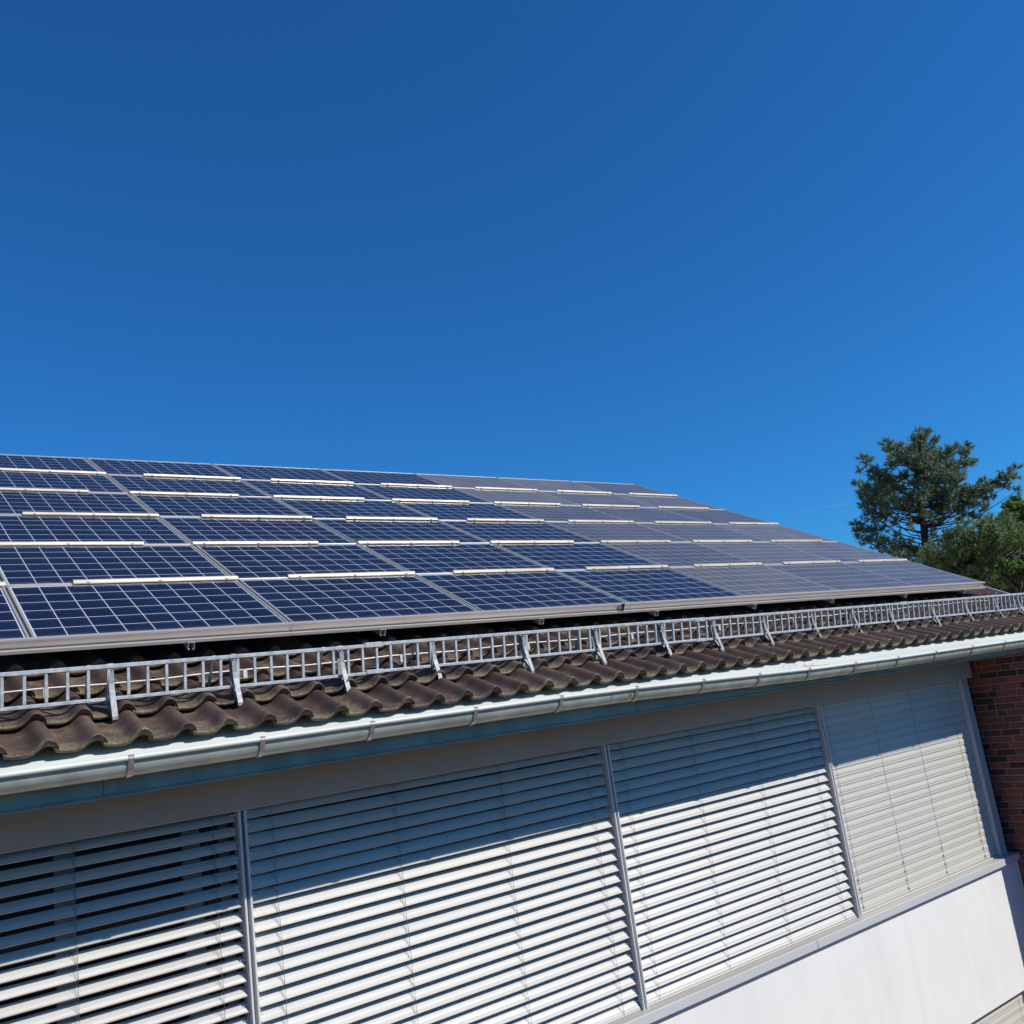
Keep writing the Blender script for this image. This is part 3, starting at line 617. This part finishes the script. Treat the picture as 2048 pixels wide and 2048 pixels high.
M_LEAF = leafmat('broad_leaves_green', (0.045, 0.09, 0.02), (0.21, 0.30, 0.07), 0.40)
M_DARKLEAF = leafmat('dense_leaves_dark_green', (0.020, 0.038, 0.014), (0.075, 0.11, 0.035), 0.25)
CAM = Vector((0, 0, ZC))
def at(px, py, d):
    """point at distance d from the viewpoint in the direction of photo pixel (px, py)"""
    v = right * (px - 1024) / 1827.2 - up * (py - 1024) / 1827.2 + fwd
    return CAM + v.normalized() * d
def tuft_mesh(verts, faces, c, rnd, rad, nt, nn, ln, wd, upb):
    """twigs with sprays of needles spread through a clump"""
    for _ in range(nt):
        d = Vector((rnd.gauss(0, 1), rnd.gauss(0, 1), rnd.gauss(0, 1))); d.normalize()
        p = c + d * rad * (0.35 + 0.65 * rnd.random() ** 0.5); p.z -= 0.1 * rad
        ax = (d + Vector((0, 0, upb)) + Vector((rnd.uniform(-.3, .3), rnd.uniform(-.3, .3), rnd.uniform(-.3, .3)))).normalized()
        for k in range(nn):
            q = p + ax * ln * 0.9 * (k / nn)
            v = (ax * 0.75 + Vector((rnd.uniform(-1, 1), rnd.uniform(-1, 1), rnd.uniform(-1, 1))) * 0.85).normalized()
            sdv = v.cross(Vector((rnd.uniform(-1, 1), rnd.uniform(-1, 1), rnd.uniform(-1, 1)))).normalized() * wd
            i = len(verts); e_ = q + v * ln * rnd.uniform(.7, 1.15)
            verts += [q - sdv, q + sdv, e_]; faces.append((i, i + 1, i + 2))
def spray_mesh(verts, faces, c, rnd, rad, nb, ln, wd):
    """a clump of upturned branchlets, each set with needles like a bottle brush"""
    for _ in range(nb):
        d = Vector((rnd.gauss(0, 1), rnd.gauss(0, 1), rnd.gauss(0, .8))).normalized()
        p = c + d * rad * rnd.uniform(0.0, 0.62)
        ax = (d * 0.8 + Vector((rnd.uniform(-.3, .3), rnd.uniform(-.3, .3), rnd.uniform(.35, .95)))).normalized()
        bl = rad * rnd.uniform(.45, .8) + 0.10
        m_ = int(12 + 46 * bl)
        for k in range(m_):
            f_ = 0.15 + 0.85 * (k + rnd.random()) / m_
            q = p + ax * bl * f_
            v = (ax * rnd.uniform(.35, .9) + Vector((rnd.uniform(-1, 1), rnd.uniform(-1, 1), rnd.uniform(-1, 1)))).normalized()
            sdv = v.cross(Vector((rnd.uniform(-1, 1), rnd.uniform(-1, 1), rnd.uniform(-1, 1)))).normalized() * wd
            i = len(verts); e_ = q + v * ln * rnd.uniform(.7, 1.15) * (1.1 - 0.35 * f_)
            verts += [q - sdv, q + sdv, e_]; faces.append((i, i + 1, i + 2))
def leaf_cloud(verts, faces, c, rnd, rad, n, sz):
    for _ in range(n):
        d = Vector((rnd.gauss(0, 1), rnd.gauss(0, 1), rnd.gauss(0, 1))); d.normalize()
        p = c + d * rad * (0.3 + 0.7 * rnd.random() ** 0.45)
        nrm = (d * 0.6 + Vector((rnd.uniform(-1, 1), rnd.uniform(-1, 1), rnd.uniform(-.2, 1.2)))).normalized()
        u = nrm.cross(Vector((rnd.uniform(-1, 1), rnd.uniform(-1, 1), rnd.uniform(-1, 1)))).normalized(); v = nrm.cross(u)
        s = sz * rnd.uniform(.6, 1.2); i = len(verts)
        verts += [p - u * s, p - v * s * .55, p + u * s, p + v * s * .55]; faces.append((i, i + 1, i + 2, i + 3))
def cloud_obj(name, verts, faces, m, parent):
    me = bpy.data.meshes.new(name); o0 = parent.location
    me.from_pydata([v - o0 for v in verts], [], faces); me.materials.append(m)
    return obj(name, me, None, parent)
def zz(x, y): return 1648 + x / 4.83, 840 + y / 4.83
D1 = 33.0; S1 = D1 / 1827.2 / 4.83 * 1.13
clumps = [(910,135,38),(990,130,38),(930,220,85),(1070,220,38),(880,290,85),(1000,300,100),(600,235,42),(640,320,75),(720,280,55),(750,380,95),(680,430,75),(870,420,95),(1000,420,105),(1130,380,85),(1200,330,65),(1250,285,38),(1370,265,42),(1390,340,58),(1395,430,65),(1300,470,75),(1200,490,85),(365,375,32),(420,420,52),(480,500,62),(345,500,26),(560,560,72),(640,610,70),(500,575,52),(325,630,36),(400,680,75),(470,740,90),(560,700,90),(650,690,85),(415,820,78),(520,850,90),(640,800,95),(740,870,80),(470,920,60),(600,940,75),(760,560,62),(1010,600,90),(1100,610,100),(1200,610,100),(1300,610,90),(920,770,100),(1050,730,85),(1150,760,100),(1280,730,100),(1000,860,85),(1120,870,85),(850,890,75),(1400,710,80),(1480,690,62),(1560,680,70),(1640,640,62),(1700,590,55),(1770,540,52),(1840,480,42),(1850,560,36),(1750,650,50),(1855,690,24),(1540,595,32),(1600,770,50),(300,1010,32),(350,1080,52),(440,1090,62),(540,1080,60),(330,1150,26),(420,1190,45),(560,1180,52),(700,1130,50),(620,1240,52),(760,1260,50),(850,1200,42),(700,1000,50),(1060,1140,35),(1150,980,50),(1250,900,62),(1350,850,70),(1450,830,62),(1550,860,50),(1350,960,52),(1450,960,52),(900,480,60),(820,330,60),(1060,490,70), (560, 640, 60), (1500, 760, 60), (520, 960, 60), (380, 1000, 40), (480, 1180, 45), (900, 640, 50), (720, 700, 70), (1080, 1020, 45), (1180, 1120, 45), (860, 1030, 40), (700, 1200, 50), (900, 1260, 50), (900, 620, 60), (960, 700, 70), (860, 760, 70), (940, 520, 70), (980, 930, 60), (900, 960, 45), (1020, 1090, 40), (540, 780, 70), (700, 620, 60), (350, 740, 50), (1230, 800, 70), (1330, 790, 70), (520, 1240, 50), (640, 1310, 60), (760, 1340, 60), (860, 1320, 60), (940, 1350, 60), (800, 1230, 50), (1000, 1300, 60), (1080, 1230, 50)]
rnd = random.Random(5)
base1 = at(*zz(985, 1250), D1); base1.z = 0
pine = empty('pine_tree', base1, label='tall blue-green pine standing free against the sky beyond the roof end', cat='tree')
axis = (CAM - base1); axis.z = 0; axis.normalize()
def trunk_at(py):   # trunk position at a photo height
    kx = {1250: 985, 1000: 960, 700: 895, 560: 880, 300: 930, 120: 910}
    ks = sorted(kx)
    for a, b in zip(ks, ks[1:]):
        if py <= b: return at(*zz(kx[a] + (kx[b] - kx[a]) * (py - a) / (b - a), py), D1)
    return at(*zz(985, 1250), D1)
verts, faces = [], []; limbs = bmesh.new()
for (cx, cy, rr_) in clumps:
    span = abs(cx - 930) / 1000.0
    dep = rnd.uniform(-1.9, 1.9) * (1 - min(0.8, span))
    c = at(*zz(cx, cy), D1 + dep)
    R_ = rr_ * S1 * 0.74
    spray_mesh(verts, faces, c, rnd, R_ * 1.05, max(5, int(22 * (rr_ / 80.0) ** 1.7)), 0.19, 0.016)
    jy = min(1240, cy + rnd.uniform(40, 120) + abs(cx - 930) * rnd.uniform(.15, .4)); j0 = trunk_at(jy)
    mid = (j0 + c) / 2 + Vector((0, 0, -0.12 * (c - j0).length))
    tube(limbs, [j0 - base1, mid - base1, c - base1], 0.034 if rr_ > 70 else 0.025, 0.008, n=4)
cloud_obj('crown', verts, faces, M_NEED, pine)
tr = bmesh.new()
tube(tr, [Vector((0, 0, 0)), (trunk_at(1250) - base1) * 0.5, trunk_at(1250) - base1, trunk_at(1000) - base1, trunk_at(700) - base1, trunk_at(560) - base1, trunk_at(300) - base1, trunk_at(120) - base1], 0.17, 0.02, n=9)
obj('trunk', tr, M_BARK, pine); obj('limbs', limbs, M_BARK, pine)

def side_tree(name, label, base_px, D, clist, m, kind, dens, ln, wd, depth, seed):
    rnd = random.Random(seed); b0 = at(*base_px, D); b0.z = 0
    root = empty(name, b0, label=label, cat='tree'); verts, faces = [], []; lb = bmesh.new()
    ctr = sum((at(x, y, D) for x, y, r in clist), Vector()) / len(clist)
    for (x, y, r) in clist:
        for rep in range(2):
            c = at(x + rnd.uniform(-.3, .3) * r, y + rnd.uniform(-.3, .3) * r, D + rnd.uniform(-1, 1) * depth)
            R_ = r * D / 1827.2 * rnd.uniform(.85, 1.05)
            if kind == 'needle': spray_mesh(verts, faces, c, rnd, R_ * 1.05, int(dens * (r / 18.0) ** 1.7), ln, wd)
            else: leaf_cloud(verts, faces, c, rnd, R_, int(dens * (r / 18.0) ** 2), ln)
            st = Vector((b0.x, b0.y, max(1.5, min(c.z - 0.4, ctr.z))))
            tube(lb, [st - b0, (st + c) / 2 - b0 + Vector((0, 0, -.1)), c - b0], 0.05, 0.012, n=4)
    cloud_obj('crown', verts, faces, m, root)
    tr = bmesh.new(); tube(tr, [Vector((0, 0, 0)), Vector((0.05, 0.03, ctr.z * .5)), ctr - b0 + Vector((0, 0, .3))], 0.22, 0.08, n=8)
    obj('trunk', tr, M_BARK, root); obj('limbs', lb, M_BARK, root)
g2 = [zz(x, y) + (r / 4.83,) for x, y, r in [(1050,1300,80),(1130,1360,90),(1200,1270,80),(1240,1400,100),(1330,1330,100),(1420,1420,90),(1480,1330,90),(1380,1220,90),(1270,1160,80),(1460,1150,90),(1350,1080,70),(1560,1240,100),(1600,1120,90),(1520,1040,70),(1640,1000,70),(1700,1130,90),(1680,1260,90),(1760,1010,80),(1800,1140,90),(1620,1400,90),(1560,1490,80),(1500,1570,60),(1700,1600,90),(1820,1590,90),(1900,1540,80),(1640,1640,60),(1780,1260,90),(1860,1080,80),(1920,1200,80),(1010,1390,50),(1100,1440,50),(1300,1500,60),(1200,1460,60),(1400,1520,60),(1950,1640,70)]]
side_tree('pine_tree', 'bushy olive-green pine low at the right behind the roof end', zz(1450, 1500), 27.0, g2, M_NEED2, 'needle', 17, 0.17, 0.014, 1.3, 3)
g3 = [zz(x, y) + (r / 4.83,) for x, y, r in [(1860,790,50),(1800,850,55),(1900,850,70),(1760,920,60),(1850,940,80),(1740,990,45),(1940,950,80),(1920,1040,80),(1990,850,90),(2010,980,100),(2080,900,110),(1980,1090,90),(2080,1060,110),(1800,1010,60)]]
g5 = [zz(x, y) + (r / 4.83,) for x, y, r in [(1500,1250,110),(1620,1350,120),(1720,1250,110),(1820,1350,120),(1920,1250,110),(1560,1450,110),(1680,1500,110),(1800,1520,110),(1920,1480,110),(1620,1600,90),(1740,1640,90),(1860,1640,90),(1960,1600,90),(2060,1300,130),(2060,1500,130),(1480,1400,90)]]
side_tree('shade_tree', 'dark dense tree half hidden behind the olive pine and the snow guard', zz(1800, 1600), 36.0, g5, M_DARKLEAF, 'leaf', 260, 0.10, 0, 1.5, 13)
side_tree('leafy_tree', 'leafy green broad-leaved tree at the right edge behind the pines', zz(2000, 1400), 31.0, g3, M_LEAF, 'leaf', 330, 0.075, 0, 1.6, 7)
g4 = [zz(x, y) + (r / 4.83,) for x, y, r in [(1740,1390,50),(1800,1440,60),(1880,1400,70),(1760,1480,50),(1850,1490,60),(1930,1460,70),(1690,1430,35),(1990,1400,90),(2040,1500,90),(1960,1340,60)]]
side_tree('leafy_bush', 'small bright green leafy bush in front of the olive pine at the right', zz(1900, 1600), 24.5, g4, M_LEAF, 'leaf', 330, 0.06, 0, 0.7, 9)

# ------------------------------------------------------------------ faint contrail high in the sky
m = bpy.data.materials.new('contrail_ice'); m.use_nodes = True; t = m.node_tree; N = t.nodes; L = t.links; N.clear()
o_ = N.new('ShaderNodeOutputMaterial'); df = N.new('ShaderNodeBsdfDiffuse'); df.inputs[0].default_value = (0.9, 0.9, 0.9, 1); tp = N.new('ShaderNodeBsdfTransparent'); ms = N.new('ShaderNodeMixShader'); ms.inputs[0].default_value = 0.12
L.new(tp.outputs[0], ms.inputs[1]); L.new(df.outputs[0], ms.inputs[2]); L.new(ms.outputs[0], o_.inputs[0])
p0, p1 = at(1590, 1026, 9000), at(1692, 1008, 9000)
bm = bmesh.new(); tube(bm, [(0, 0, 0), (p1 - p0) * .5, p1 - p0], 3.0, 6.0, n=6)
tag(obj('contrail', bm, m, loc=p0), 'faint short white contrail in the blue sky left of the pine', 'contrail')
